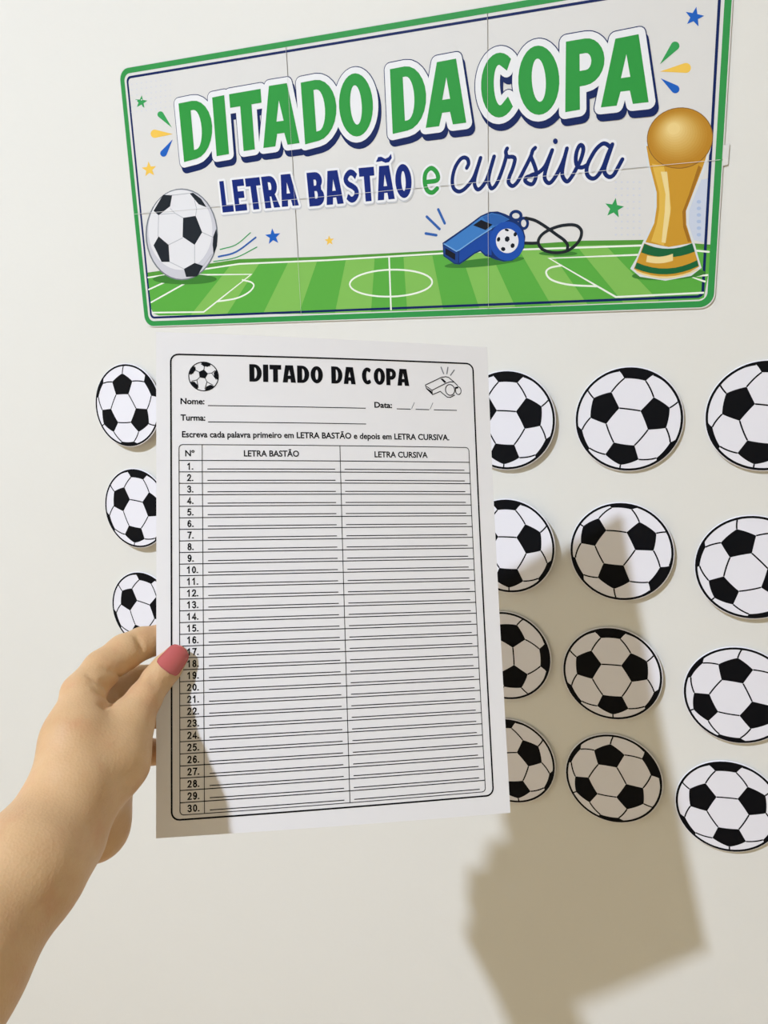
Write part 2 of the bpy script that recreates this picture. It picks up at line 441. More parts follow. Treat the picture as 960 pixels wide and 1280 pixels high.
# ------------------------------------------------------------------ poster
def build_poster():
    navy = mat('print_navy', (6, 30, 88), .5); green = mat('print_green', (46, 152, 62), .5)
    bgreen = mat('print_border_green', (52, 150, 74), .5); blue = mat('print_blue', (26, 96, 190), .5)
    wht = mat('print_white', (238, 237, 237), .5); yel = mat('print_yellow', (246, 200, 84), .5)
    root = empty('poster', (0, 0, PZ)); org = (0, 0, PZ)
    tag(root, 'wide green-bordered poster of taped sheets reading DITADO DA COPA with football, whistle and gold trophy', 'poster')
    BASE = 0.0012
    surf = lambda x, z, l: (x, -(BASE + l), z)
    W = wall_pt
    corners = [W(149, 86), W(919, -45), W(893, 385), W(182, 409)]      # TL TR BR BL
    TL, TR, BR, BL = (np.array(c) for c in corners)
    wd = (np.linalg.norm(TR - TL) + np.linalg.norm(BR - BL)) / 2; hg = (np.linalg.norm(TL - BL) + np.linalg.norm(TR - BR)) / 2
    q = quad_map(TL, TR, BR, BL)
    def rrect(ins, rad, n=8):
        a = ins; out = []
        for cx, cy, s in ((wd - a - rad, hg - a - rad, 0), (a + rad, hg - a - rad, 90), (a + rad, a + rad, 180), (wd - a - rad, a + rad, 270)):
            for k in range(n + 1):
                t = math.radians(s + 90 * k / n); out.append((cx + rad * math.cos(t), cy + rad * math.sin(t)))
        return out
    M = lambda P: [q(x / wd, y / hg) for x, y in P]
    # the six sheets
    xs = [0, wd / 3, 2 * wd / 3, wd]; ys = [hg * .455, hg]; ysplit = hg * .452
    ro = rrect(0, .0105)
    def clip(P, ax, v, keep_less):
        out = []
        for i in range(len(P)):
            a, b = P[i - 1], P[i]
            ia = (a[ax] <= v) == keep_less; ib = (b[ax] <= v) == keep_less
            if ia != ib:
                t = (v - a[ax]) / (b[ax] - a[ax]); out.append((a[0] + t * (b[0] - a[0]), a[1] + t * (b[1] - a[1])))
            if ib: out.append(b)
        return out
    g = 0.00035
    for ci in range(3):
        for ri in range(2):
            P = ro
            P = clip(P, 0, xs[ci + 1] - g, True) if ci < 2 else P
            P = clip(P, 0, xs[ci] + g, False) if ci > 0 else P
            P = clip(P, 1, ysplit - g, True) if ri == 0 else clip(P, 1, ysplit + g, False)
            P2 = M(P)
            th = 0.0002
            n = len(P2)
            v = [(x, -BASE, z - org[2]) for x, z in P2] + [(x, -BASE + th, z - org[2]) for x, z in P2]
            v = [(x, y, z) for x, y, z in v]
            f = [tuple(range(n)), tuple(range(n, 2 * n))[::-1]] + [(i, (i + 1) % n + 0, n + (i + 1) % n, n + i)[::-1] for i in range(n)]
            o = link('sheet', mesh_of(v, f, M_SHEET, 'sheet'), root)
    # tape pads behind
    tv, tf = lathe([(.008, 0), (.008, BASE - .00015)], 10)
    pad = mesh_of([(x, -z, y) for x, y, z in tv], tf, M_TAPE, 'pad')
    for fx in (.06, .3, .5, .7, .94):
        for fy in (.1, .55, .9):
            p = q(fx, fy); o = link('tape_pad', pad, root); o.location = (p[0], 0, p[1] - org[2])
    fl = [W(905, 182), W(912, 179), W(910, 206), W(903, 208)]
    fk = Ink(surf); fk.poly(fl, M_SHEET, 5e-5); fk.build('sheet_flap', root, org)
    # border
    K = SW * 1e-3
    bd = Ink(surf)
    def band(i0, r0, i1, r1, mt, l): bd.poly(M(rrect(i0, r0)), mt, l, [M(rrect(i1, r1))])
    band(1.3 * K, 15 * K, 8.4 * K, 9.5 * K, bgreen, 1e-4)
    band(12.0 * K, 7 * K, 15.0 * K, 5.0 * K, navy, 1.0e-4)
    bd.build('border', root, org)
    inner = M(rrect(14.4 * K, 5.6 * K))
    # pitch
    px = lambda P: [W(x, y) for x, y in P]
    pit = Ink(surf)
    lg = mat('print_pitch_light', (132, 190, 88), .5); dg = mat('print_pitch', (92, 172, 66), .5); dk = mat('print_pitch_dark', (62, 128, 48), .5)
    top = [(184, 341), (240, 333), (300, 324), (400, 321), (480, 317), (552, 313), (650, 306), (730, 301), (809, 300), (889, 306)]
    bot = [(874, 374.5), (660, 383.5), (400, 392), (200, 394.5), (193, 392), (190, 386)]
    pit.poly(px(top + [(886, 340), (880, 372)] + bot), dg, 5e-5)
    def tb(x): return np.interp(x, [p[0] for p in top], [p[1] for p in top])
    def bb(x): return np.interp(x, [200, 400, 660, 874], [394, 391.5, 383, 375])
    for j in range(-8, 9):
        if j % 2 == 0: continue
        xa, xb = 487 + 36 * (j - .5), 487 + 36 * (j + .5)
        ya, yb = 487 + 45 * (j - .5), 487 + 45 * (j + .5)
        if ya < 196 or yb > 876 or xa < 190: continue
        pit.poly(px([(xa, tb(xa) + 6), (xb, tb(xb) + 6), (yb, bb(yb)), (ya, bb(ya))]), lg, 7e-5)
    far = top + [(x, y + 5.5) for x, y in top[::-1]]
    pit.poly(px(far), mat('print_pitch_far', (84, 152, 54), .5), 9e-5)
    line = mat('print_line', (240, 244, 228), .5)
    def ln(P, w=2.2, mt=line, l=1.1e-4, ink=None, **k): (ink or pit).stroke(px(P), w * K, mt, l, **k)
    ln([(186, 347), (240, 339), (300, 330), (410, 325.4), (552, 317), (655, 312), (803, 307), (886, 315)])
    ln([(487, 321), (489.4, 387)])
    ln(ell(489.4, 354, 51.5, 16.8, 40, rot=-.03), closed=True)
    ln([(250, 343.6), (315, 343), (255.6, 390), (192, 390.8)])
    ln(smooth_line([(304, 350), (315, 353), (318, 358), (311, 366), (296, 373), (272, 377)]))
    ln([(187, 362), (211, 351)]); ln([(190, 378), (231, 355)])
    ln([(804.6, 318.4), (686.8, 323), (770, 371.3), (879, 366)])
    ln(smooth_line([(702, 332), (688, 335), (683, 341), (690, 350), (712, 356), (746, 358)]))
    ln([(884, 344), (863.5, 346), (881, 352)])
    # soft printed shadows under the drawn things
    pit.poly(px(ell(232, 349, 40, 6.5)), dk, 1.25e-4)
    pit.poly(px(ell(606, 328, 50, 5, rot=-.1)), dk, 1.25e-4)
    pit.poly(px(ell(836, 343, 46, 7, rot=-.05)), dk, 1.25e-4)
    pit.poly(px(ell(698, 317, 24, 3)), dk, 1.25e-4)
    pit.build('printed_pitch', root, org)
    def halo(ink, O, d, mt, l):
        ink.poly(O, mt, l)
        for i in range(len(O)):
            a, b, c = (np.array(O[k % len(O)]) for k in (i - 1, i, i + 1))
            if np.linalg.norm(b - a) < 1e-6 or np.linalg.norm(c - b) < 1e-6: continue
            u, w_ = (b - a) / np.linalg.norm(b - a), (c - b) / np.linalg.norm(c - b)
            n_ = np.array([-u[1], u[0]]) * d
            ink.poly([tuple(a + n_), tuple(b + n_), tuple(b - n_), tuple(a - n_)], mt, l)
            if u @ w_ < .995: ink.poly(ell(b[0], b[1], d, d, 16), mt, l)
    # title
    ttl = Ink(surf); GT = glyphs(.36)
    T = [('D', (224.5, 130), (264, 122), (269, 193), (231.5, 203)), ('I', (266.5, 122.5), (281.6, 119.5), (287.6, 193), (272.1, 195.7)),
         ('T', (287.6, 118.4), (326.9, 111.7), (332.3, 185), (293.3, 191.5)), ('A', (326.9, 109.7), (370.2, 102.9), (375.6, 179.3), (330.4, 185.5)),
         ('D', (377, 104), (419, 96), (424, 170), (382.5, 181)), ('O', (422, 96.5), (464, 88.5), (470, 167), (428, 175)),
         ('D', (488.3, 87.3), (531, 79), (536, 158), (491.8, 168)), ('A', (535.7, 80.5), (582, 72), (583.6, 154), (533, 160.5)),
         ('C', (600, 71), (645, 63), (648, 143), (604, 152)), ('O', (646, 62), (696, 54), (703, 139), (651, 149)),
         ('P', (707.8, 53), (755, 45), (758, 132), (707, 141)), ('A', (756, 52), (812, 41), (811, 128.5), (751.4, 135))]
    OL = []
    for ch, a, b, c, d in T:
        f = quad_map(a, b, c, d); o, hs, _ = GT[ch]
        OL.append((px([f(*p) for p in o]), [px([f(*p) for p in h]) for h in hs]))
    for O, H in OL:
        halo(ttl, [(x + 3 * K, z - 7.0 * K) for x, z in O], 8.2 * K, navy, 1.0e-4)
        halo(ttl, O, 8.4 * K, navy, 1.0e-4)
    for O, H in OL: halo(ttl, O, 7.3 * K, wht, 1.0e-4)
    for O, H in OL: ttl.poly(O, green, 1.0e-4, H)
    ttl.build('title_lettering', root, org)
    # second line
    sub = Ink(surf); GS = glyphs(.40)
    for txt, a, b, c, d in (('LETRA', (275, 227), (368, 217), (374.5, 257), (279.4, 266)), ('BASTÃO', (384, 216.5), (514, 204.5), (516.5, 247), (388, 258.5))):
        f = quad_map(a, b, c, d)
        WL = [(px([f(*p) for p in o]), [px([f(*p) for p in h]) for h in hs]) for o, hs in word(txt, GS, .10)]
        for O, H in WL: halo(sub, [(x + .8 * K, z - 1.6 * K) for x, z in O], 3.5 * K, mat('print_soft_grey', (200, 200, 202), .5), 1.0e-4)
        for O, H in WL: halo(sub, O, 3.0 * K, wht, 1.0e-4)
        for O, H in WL: sub.poly(O, mat('print_royal', (6, 34, 116), .5), 1.0e-4, H)
    sub.build('subtitle_lettering', root, org)
    ee = Ink(surf)
    ep = smooth_line([(533, 228), (547, 225.5), (547, 217), (540, 210.5), (533, 216), (531.5, 227), (534.5, 238), (541, 241), (547, 236)], 5)
    ee.stroke(px(ep), 10.5 * K, wht, 1.6e-4); ee.stroke(px(ep), 5.4 * K, green, 2.2e-4)
    ee.build('letter_e', root, org)
    cu = Ink(surf); cn = mat('print_script_navy', (6, 34, 102), .5)
    A = lambda P: [(555 + x / 8, 165 + y / 8) for x, y in P]
    B = lambda P: [(665 + x / 8, 165 + y / 8) for x, y in P]
    ST = [A([(232, 362), (250, 320), (240, 275), (205, 258), (165, 280), (120, 350), (95, 430), (88, 510), (105, 570), (150, 598), (200, 580), (255, 525), (300, 460), (335, 370), (370, 262)]),
          A([(370, 262), (335, 380), (310, 480), (315, 545), (345, 578), (385, 550), (430, 480), (470, 370), (505, 248)]),
          A([(505, 248), (470, 370), (448, 480), (460, 540), (485, 567), (530, 520), (580, 400), (618, 280), (626, 235), (622, 200), (635, 168)]),
          A([(626, 240), (650, 252), (690, 252), (713, 278), (690, 370), (658, 450), (650, 510), (690, 543), (740, 500), (800, 390), (870, 250), (890, 190), (915, 162)]),
          A([(872, 250), (905, 330), (925, 400), (918, 470), (890, 522), (850, 520), (815, 490), (830, 455), (880, 440)]) + B([(0, 432), (70, 408), (130, 350), (170, 270), (205, 185)]),
          B([(205, 185), (160, 320), (130, 430), (140, 490), (180, 513), (230, 460), (290, 350), (330, 250), (352, 168)]),
          B([(352, 168), (325, 280), (305, 400), (315, 460), (355, 498), (400, 450), (450, 360), (490, 280), (515, 190), (508, 145), (480, 138), (450, 200), (440, 280), (455, 340), (500, 358), (560, 330)]),
          B([(780, 150), (740, 122), (700, 125), (640, 180), (580, 280), (550, 360), (555, 430), (600, 468), (650, 450), (710, 360), (760, 230), (805, 128)]),
          B([(805, 128), (750, 290), (725, 380), (740, 430), (780, 453), (820, 430), (860, 360), (905, 277)])]
    for s in ST:
        P = smooth_line(s, 5)
        cu.stroke(px(P), 10.5 * K, wht, 1.6e-4); cu.stroke(px(P), 4.6 * K, cn, 2.2e-4)
    cu.poly(px(ell(694.6, 177, 3.0, 3.6, 14)), cn, 2.2e-4)
    cu.build('script_lettering', root, org)
    # stars, splashes, movement strokes
    def star(x, y, r, mt, rot=0.0):
        P = []
        for k in range(10):
            a = math.pi / 2 + rot + k * math.pi / 5; rr = r if k % 2 == 0 else r * .42
            P.append((x + rr * math.cos(a) * .95, y - rr * math.sin(a)))
        st = Ink(surf); st.poly(px(P), mt, 1.3e-4); st.build('printed_star', root, org)
    sg = mat('print_star_green', (54, 160, 84), .5)
    star(177.5, 128, 8.5, sg, -.1); star(187.5, 212, 10, yel, .1); star(342, 296, 10.5, blue, .1); star(412.5, 301, 6.5, yel, .1); star(768, 260.5, 13, sg, -.15); star(868, 22, 13, blue, -.2)
    def drop(fat, tip, r, mt):
        fx, fy = fat; tx, ty = tip; a = math.atan2(fy - ty, fx - tx)
        P = [(tx, ty)] + [(fx + r * math.cos(a + t), fy + r * math.sin(a + t)) for t in np.linspace(-1.75, 1.75, 12)]
        st = Ink(surf); st.poly(px(P), mt, 1.3e-4); st.build('printed_drop', root, org)
    drop((201.7, 143.5), (216, 160), 3.9, sg); drop((194.5, 167.5), (217, 168), 5.2, yel); drop((205.5, 192), (216.8, 174.7), 4.2, blue)
    drop((844, 58), (825, 81), 5.4, sg); drop((857.5, 85.5), (825, 90), 6.2, yel); drop((844.2, 112), (826, 98.5), 5.2, blue)
    mb = mat('print_move_blue', (48, 96, 170), .5)
    for a, b in (((532.7, 292), (546, 294.2)), ((534, 271), (550, 286.5)), ((548.4, 262), (556.5, 279.4))):
        st = Ink(surf); st.stroke(px([a, b]), 3.2 * K, mb, 1.3e-4); st.build('printed_dash', root, org)
    for P, w, mt in (([(276, 312), (296, 306), (314, 291)], 1.4, sg), ([(274, 321), (296, 315), (320.6, 297)], 2.4, mb), ([(268, 327), (296, 322), (322, 309)], 1.4, sg)):
        st = Ink(surf); st.stroke(px(smooth_line(P, 5)), w * K, mt, 1.3e-4); st.build('printed_swoosh', root, org)
    st = Ink(surf)
    pale = mat('print_pale_blue', (178, 194, 222), .5); st.poly(px([(870, 226), (887.5, 223), (881.5, 304), (864, 299), (861, 280), (862, 262)]), mat('print_haze_blue', (206, 212, 226), .5), .8e-4)
    pd = mat('print_dots', (216, 216, 222), .5)
    for r_ in range(9):
        for c_ in range(16):
            x, y = 770 + c_ * 7.4, 228 + r_ * 8.2
            if 806 < x < 868 + (40 - r_ * 4 if r_ < 3 else 0): continue
            if x > 879 - (y - 228) * .08: continue
            m2 = pale if x > 860 else pd
            s_ = 2.9 if x > 860 else 1.5
            st.poly(px(ell(x, y, s_, s_ * .8, 8)), m2, 1.0e-4)
    for r_ in range(6):
        for c_ in range(9): st.poly(px(ell(166 + c_ * 6, 106 + r_ * 7 - c_ * .9, .9, .9, 6)), pd, 1.0e-4)
    tag(st.build('printed_dots', root, org), kind='stuff')
    # drawn football
    fb = Ink(surf); F = lambda P: [(180 + x / 8, 225 + y / 8) for x, y in P]
    ring = mat('print_ball_edge', (120, 124, 130), .5); bw = mat('print_ball_white', (230, 228, 229), .5); bs = mat('print_ball_shade', (206, 204, 210), .5)
    fb.poly(px(F(ell(385, 545, 361, 458, 40))), ring, 1.5e-4)
    fb.poly(px(F(ell(386, 545, 348, 446, 40))), bs, 1.8e-4)
    fb.poly(px(F(ell(372, 500, 320, 400, 40))), bw, 2.0e-4)
    for P in ([(275, 290), (320, 335), (155, 345)], [(285, 155), (460, 135)], [(510, 190), (535, 290), (525, 360)], [(155, 355), (150, 565)], [(395, 580), (255, 650)], [(515, 650), (515, 830)], [(590, 525), (700, 575)],
              [(265, 820), (408, 890)], [(600, 860), (690, 740)], [(320, 335), (400, 380)]):
        fb.stroke(px(F(P)), 1.1 * K, mat('print_seam', (186, 186, 190), .5), 2.2e-4)
    for P in ([(200, 150), (290, 155), (270, 265), (155, 355), (105, 310)], [(465, 135), (500, 130), (580, 190), (635, 275), (555, 245), (510, 190)], [(400, 380), (525, 360), (590, 525), (515, 650), (395, 570)],
              [(155, 565), (255, 650), (265, 820), (185, 820), (105, 655)], [(515, 830), (600, 860), (540, 965), (430, 970), (408, 890)], [(730, 490), (742, 560), (737, 660), (705, 745), (695, 650), (700, 570)]):
        fb.poly(px(F(P)), mat('print_ball_black', (26, 32, 40), .5), 2.4e-4)
    fb.build('printed_football', root, org)
    # drawn whistle
    wh = Ink(surf); Z = lambda P: [(545 + x / 8, 250 + y / 8) for x, y in P]
    wb0 = mat('whistle_edge', (14, 46, 104), .5); wb1 = mat('whistle_top', (62, 124, 192), .5); wb2 = mat('whistle_side', (22, 70, 156), .5); wb3 = mat('whistle_front', (24, 62, 132), .5); wb4 = mat('whistle_light', (120, 170, 220), .5); blk = mat('whistle_black', (14, 18, 30), .5)
    wh.poly(px(Z([(70, 430), (200, 340), (330, 250), (450, 160), (540, 120), (620, 116), (700, 143), (800, 195), (870, 270), (897, 370), (884, 480), (835, 560), (765, 608), (680, 618), (600, 598), (540, 572), (495, 562), (448, 515), (390, 540), (310, 600), (240, 647), (190, 642), (78, 562)])), wb0, 1.6e-4)
    wh.poly(px(Z([(88, 440), (340, 262), (460, 170), (560, 132), (650, 150), (740, 195), (640, 240), (540, 300), (400, 390), (240, 500), (212, 512)])), wb1, 1.9e-4)
    wh.poly(px(Z([(560, 140), (650, 156), (730, 195), (640, 236), (590, 262), (500, 210), (470, 172)])), mat('whistle_mid', (44, 98, 170), .5), 2.0e-4)
    wh.poly(px(Z([(455, 200), (570, 248), (500, 302), (375, 255)])), blk, 2.2e-4)
    wh.poly(px(Z([(240, 512), (400, 402), (545, 310), (600, 300), (560, 420), (560, 555), (500, 545), (448, 500), (390, 525), (300, 590), (236, 632)])), wb2, 1.9e-4)
    wh.poly(px(Z([(80, 455), (205, 520), (232, 525), (225, 632), (190, 630), (86, 555)])), wb3, 1.9e-4)
    wh.poly(px(Z([(98, 482), (198, 540), (195, 602), (98, 545)])), blk, 2.2e-4)
    wh.stroke(px(Z([(86, 440), (208, 514), (240, 500), (400, 388), (560, 285)])), 1.4 * K, wb4, 2.3e-4)
    wh.poly(px(Z(ell(716, 412, 172, 196, 36))), mat('whistle_drum', (26, 78, 170), .5), 2.4e-4)
    wh.poly(px(Z(ell(716, 410, 113, 123, 30))), bw, 2.8e-4)
    for x, y, rx, ry in ((716, 392, 26, 30), (630, 395, 18, 26), (796, 345, 18, 24), (676, 492, 24, 22), (770, 458, 22, 26), (712, 302, 24, 13)):
        wh.poly(px(Z(ell(x, y, rx, ry, 6, rot=.3))), blk, 3.0e-4)
    wh.stroke(px(Z(ell(802, 160, 52, 44, 20))), 3.6 * K, wb0, 1.3e-4, closed=True)
    wh.stroke(px(Z(ell(880, 235, 40, 52, 20))), 3.4 * K, wb0, 1.3e-4, closed=True)
    wh.build('printed_whistle', root, org)
    cdk = Ink(surf); Y = lambda P: [(640 + x / 8, 250 + y / 8) for x, y in P]
    cdm = mat('print_cord', (26, 32, 38), .5)
    for P in ([(140, 182), (230, 205), (310, 250), (380, 298), (450, 350), (520, 400), (558, 450), (556, 495)], [(130, 432), (200, 434), (262, 432)],
              [(560, 250), (480, 262), (380, 298), (300, 350), (265, 420), (300, 488), (380, 522), (470, 528), (560, 508), (640, 450), (688, 380), (696, 310), (660, 265), (610, 250), (560, 250)]):
        cdk.stroke(px(Y(smooth_line(P, 4))), 3.6 * K, cdm, 1.7e-4)
    cdk.build('printed_cord', root, org)
    # drawn trophy: a plain gold ball on a banded stand
    tr = Ink(surf)
    g0 = mat('gold_dark', (166, 112, 30), .5); g1 = mat('gold_mid', (206, 152, 46), .5); g2 = mat('gold_light', (228, 184, 78), .5); g3 = mat('gold_pale', (240, 216, 150), .5); tg = mat('trophy_green', (24, 100, 56), .5)
    halo = [(806, 178), (809, 205), (818, 240), (818, 262), (815, 280), (803, 304), (796, 322), (788, 336), (800, 346), (832, 351), (864, 345), (877, 335), (872, 318), (868, 303), (861, 280), (862, 262), (868, 246), (882, 212), (890, 180)]
    body = [(808, 183), (812, 206), (821, 241), (821, 259), (818, 279), (807, 303), (836, 309), (865, 304), (858, 281), (857.5, 264), (864.5, 246), (878, 211), (887, 183)]
    tr.poly(px(halo), mat('print_halo', (222, 224, 224), .5), 1.5e-4)
    tr.poly(px(body), g1, 1.8e-4)
    tr.poly(px([(815, 205), (824, 241), (824, 262), (821, 280), (814, 302), (830, 307), (836, 281), (839, 260), (836, 240), (830, 208)]), g2, 2.0e-4)
    tr.poly(px([(826, 215), (832, 243), (831, 265), (827, 303), (832, 304), (838, 265), (837, 243), (834, 215)]), g3, 2.1e-4)
    tr.poly(px([(873, 207), (861, 244), (853, 265), (854, 284), (860, 303), (864, 302), (857, 281), (857, 264), (864, 246), (877, 210)]), g0, 2.0e-4)
    tr.poly(px(ell(850, 173, 41.5, 38, 40, rot=-.25)), mat('gold_edge', (140, 98, 40), .5), 2.3e-4)
    tr.poly(px(ell(850, 173, 40.5, 37, 40, rot=-.25)), mat('gold_ball0', (190, 134, 38), .5), 2.4e-4)
    for k in range(13):
        t = k / 12; r = 38 - 30 * t
        c = tuple(a_ + (b_ - a_) * t ** 1.1 for a_, b_ in zip((190, 134, 38), (240, 210, 138)))
        tr.poly(px(ell(850 - (40 - r) * .24, 173 - (40 - r) * .36, r, r * .9, 30, rot=-.25)), mat('gold_ball%d' % (k + 1), c, .5), 2.5e-4 + k * 8e-6)
    V = lambda P: [(780 + x * .1458, 240 + y * .1458) for x, y in P]
    tr.poly(px(V([(175, 440), (270, 478), (385, 492), (500, 475), (585, 440), (645, 640), (560, 690), (450, 728), (330, 738), (180, 715), (85, 660)])), g1, 2.3e-4)
    def bandp(y0l, y0r, xl0, xr0, y1l, y1r, xl1, xr1, sag, mt):
        a = [(xl0 + (xr0 - xl0) * t, y0l + (y0r - y0l) * t + sag * 4 * t * (1 - t)) for t in np.linspace(0, 1, 9)]
        b = [(xl1 + (xr1 - xl1) * t, y1l + (y1r - y1l) * t + sag * 4 * t * (1 - t)) for t in np.linspace(0, 1, 9)]
        tr.poly(px(V(a + b[::-1])), mt, 2.6e-4)
    bandp(445, 440, 175, 585, 520, 512, 148, 608, 45, tg)
    bandp(605, 585, 110, 628, 655, 635, 92, 640, 62, tg)
    bandp(545, 530, 200, 420, 600, 590, 190, 420, 18, g3)
    bandp(672, 655, 100, 640, 690, 670, 110, 630, 62, g3)
    tr.build('printed_trophy', root, org)
    # joints between the sheets
    sm = Ink(surf); sc_ = mat('seam_line', (212, 210, 206), .6); sd = mat('seam_white', (228, 226, 224), .6)
    for k in (1, 2): sm.stroke([q(k / 3, .03), q(k / 3, .97)], .22e-3, sc_, 9.5e-4, caps=False)
    sm.stroke([q(.004, ysplit / hg), q(.996, ysplit / hg)], .3e-3, sd, 9.6e-4, caps=False)
    sm.build('sheet_joint', root, org)
build_poster()

# ------------------------------------------------------------------ worksheet held in the hand
SHEET_D = (.4892, .5291, .4912, .4513)
SHEET_PX = [(196.1, 419.2), (605.5, 437.8), (638, 1016), (195, 1048)]
SC = [cam3(x, y, d) for (x, y), d in zip(SHEET_PX, SHEET_D)]
PN = np.cross(SC[1] - SC[0], SC[3] - SC[0]); PN /= np.linalg.norm(PN)
if PN @ (CAM - SC[0]) < 0: PN = -PN
def sheet_pt(u, v, lift):
    """u, v in mm from the sheet's top left corner; lift in m towards the reader"""
    a, b = u / 210, v / 297
    p = (SC[0] * (1 - a) + SC[1] * a) * (1 - b) + (SC[3] * (1 - a) + SC[2] * a) * b
    bend = 0.002 * math.sin(math.pi * a) + 0.006 * (1 - b) ** 3
    return p + PN * (bend + lift)
def build_worksheet():
    org = sheet_pt(0, 297, 0)
    root = empty('worksheet', tuple(org))
    tag(root, 'white printed worksheet headed DITADO DA COPA with thirty numbered lines, held in a hand', 'worksheet')
    nu, nv = 28, 40; T = 0.00012
    v, f = [], []
    for side in (0, 1):
        for j in range(nv + 1):
            for i in range(nu + 1): v.append(sheet_pt(210 * i / nu, 297 * j / nv, -T * side) - org)
    N = (nu + 1) * (nv + 1); I = lambda i, j: j * (nu + 1) + i
    for j in range(nv):
        for i in range(nu):
            f.append((I(i, j), I(i, j + 1), I(i + 1, j + 1), I(i + 1, j)))
            f.append((N + I(i, j), N + I(i + 1, j), N + I(i + 1, j + 1), N + I(i, j + 1)))
    rim = [I(i, 0) for i in range(nu)] + [I(nu, j) for j in range(nv)] + [I(i, nv) for i in range(nu, 0, -1)] + [I(0, j) for j in range(nv, 0, -1)]
    for a, b in zip(rim, rim[1:] + rim[:1]): f.append((a, b, N + b, N + a))
    link('paper', mesh_of(v, f, M_PAPER, 'paper'), root)
    def surf(u, vv, l): return sheet_pt(u, vv - 0.010 * (u - 105) + 1.3 * math.sin(math.pi * max(0, min(1, vv / 297))), 1e-4 + l)
    fr = Ink(surf)
    def rr(u0, v0, u1, v1, r, n=5):
        out = []
        for cx, cy, s in ((u1 - r, v0 + r, -90), (u1 - r, v1 - r, 0), (u0 + r, v1 - r, 90), (u0 + r, v0 + r, 180)):
            for k in range(n + 1):
                t = math.radians(s + 90 * k / n); out.append((cx + r * math.cos(t), cy + r * math.sin(t)))
        return out
    fr.stroke(rr(8.6, 12.4, 199.6, 286.6, 4.5), .95, M_BLACK, 0, closed=True, step=6)
    fr.build('printed_frame', root, org)
    hd = Ink(surf); G = glyphs(.41)
    for txt, u0, u1 in (('DITADO', 55.5, 100.9), ('DA', 106.2, 121.6), ('COPA', 125.7, 156.3)):
        f_ = quad_map((u0, 17.4), (u1, 17.6), (u1, 28.4), (u0, 28.2))
        for o, hs in word(txt, G, .11): hd.poly([f_(*p) for p in o], M_BLACK, 0, [[f_(*p) for p in h] for h in hs])
    hd.build('title_lettering', root, org)
    tx = Ink(surf)
    put_text(tx, 'Nome:', 14.2, 28.4, 42.6, 3.5, M_BLACK, 0, .028)
    put_text(tx, 'Turma:', 14.2, 28.8, 52.6, 3.5, M_BLACK, 0, .028)
    put_text(tx, 'Data:', 133.2, 144.6, 42.8, 3.5, M_BLACK, 0, .028)
    for a, b, y in ((30.4, 127.6, 43.4), (30.4, 127.6, 53.4), (147.6, 156.8, 43.3), (160, 169, 43.3), (172.1, 187.5, 43.3)): tx.stroke([(a, y), (b, y)], .5, M_BLACK, 0, caps=False, step=8)
    for u in (157.4, 169.6): tx.stroke([(u, 43), (u + 2, 38.8)], .35, M_GREYINK, 0, caps=False)
    put_text(tx, 'Escreva cada palavra primeiro em LETRA BASTÃO e depois em LETRA CURSIVA.', 15, 181.7, 62.8, 3.6, M_BLACK, 0, .024)
    tx.build('instruction_lettering', root, org)
    tb = Ink(surf)
    t0, t1, h0 = 67.3, 284.0, 76.9; pit = (t1 - h0) / 30
    tb.stroke(rr(13.2, t0, 194.6, t1, 2.2), .45, M_BLACK, 0, closed=True, step=6)
    for u in (26.8, 110.6): tb.stroke([(u, t0), (u, t1)], .4, M_BLACK, 0, caps=False, step=8)
    for k in range(30):
        y = h0 + pit * k; tb.stroke([(13.2, y), (194.6, y)], .52, M_BLACK, 0, caps=False, step=8)
        y2 = y + pit - 1.75
        tb.stroke([(29.8, y2), (107.3, y2)], .52, M_BLACK, 0, caps=False, step=8)
        tb.stroke([(113.2, y2), (191.0, y2)], .52, M_BLACK, 0, caps=False, step=8)
    tb.build('printed_table', root, org)
    for tx_, a_, b_ in (('Nº', 16.8, 22.3), ('LETRA BASTÃO', 51.6, 85.1), ('LETRA CURSIVA', 132.4, 166.9)):
        nb = Ink(surf); put_text(nb, tx_, a_, b_, 74.3, 3.6, M_BLACK, 0, .022); nb.build('column_heading', root, org)
    S = {'0': [ell(.5, .5, .38, .46, 16, closed=True) + [(.88, .5)]], '1': [[(.15, .74), (.55, .97), (.55, 0)]], '2': [[(.1, .74), (.22, .93), (.5, .99), (.8, .9), (.86, .7), (.7, .45), (.1, .03), (.92, .03)]],
         '3': [[(.1, .82), (.35, .98), (.7, .95), (.84, .76), (.7, .57), (.4, .53), (.7, .5), (.88, .3), (.78, .08), (.45, 0), (.08, .16)]], '4': [[(.72, 0), (.72, .98), (.06, .26), (.98, .26)]],
         '5': [[(.84, .97), (.25, .97), (.16, .55), (.45, .63), (.75, .57), (.88, .32), (.75, .08), (.42, 0), (.1, .12)]], '6': [[(.82, .86), (.55, .99), (.26, .86), (.13, .5), (.16, .2), (.42, 0), (.75, .06), (.88, .3), (.74, .55), (.45, .6), (.18, .42)]],
         '7': [[(.08, .97), (.92, .97), (.55, .45), (.4, 0)]], '8': [ell(.5, .75, .31, .23, 12) + [(.81, .75)], ell(.5, .26, .38, .26, 12) + [(.88, .26)]],
         '9': [[(.16, .14), (.42, 0), (.72, .12), (.87, .5), (.84, .8), (.58, 1), (.25, .94), (.12, .7), (.26, .45), (.55, .4), (.82, .58)]]}
    for k in range(30):
        nb = Ink(surf); yb = h0 + pit * k + 5.35; x = 17.5
        if k < 9: x = 18.0
        for c in str(k + 1):
            for s_ in S[c]: nb.stroke([(x + px_ * 2.15, yb - py_ * 3.7) for px_, py_ in s_], .74, M_BLACK, 0)
            x += 3.0
        nb.stroke([(x - .15, yb - .2), (x + .25, yb - .2)], .7, M_BLACK, 0)
        nb.build('row_number', root, org)
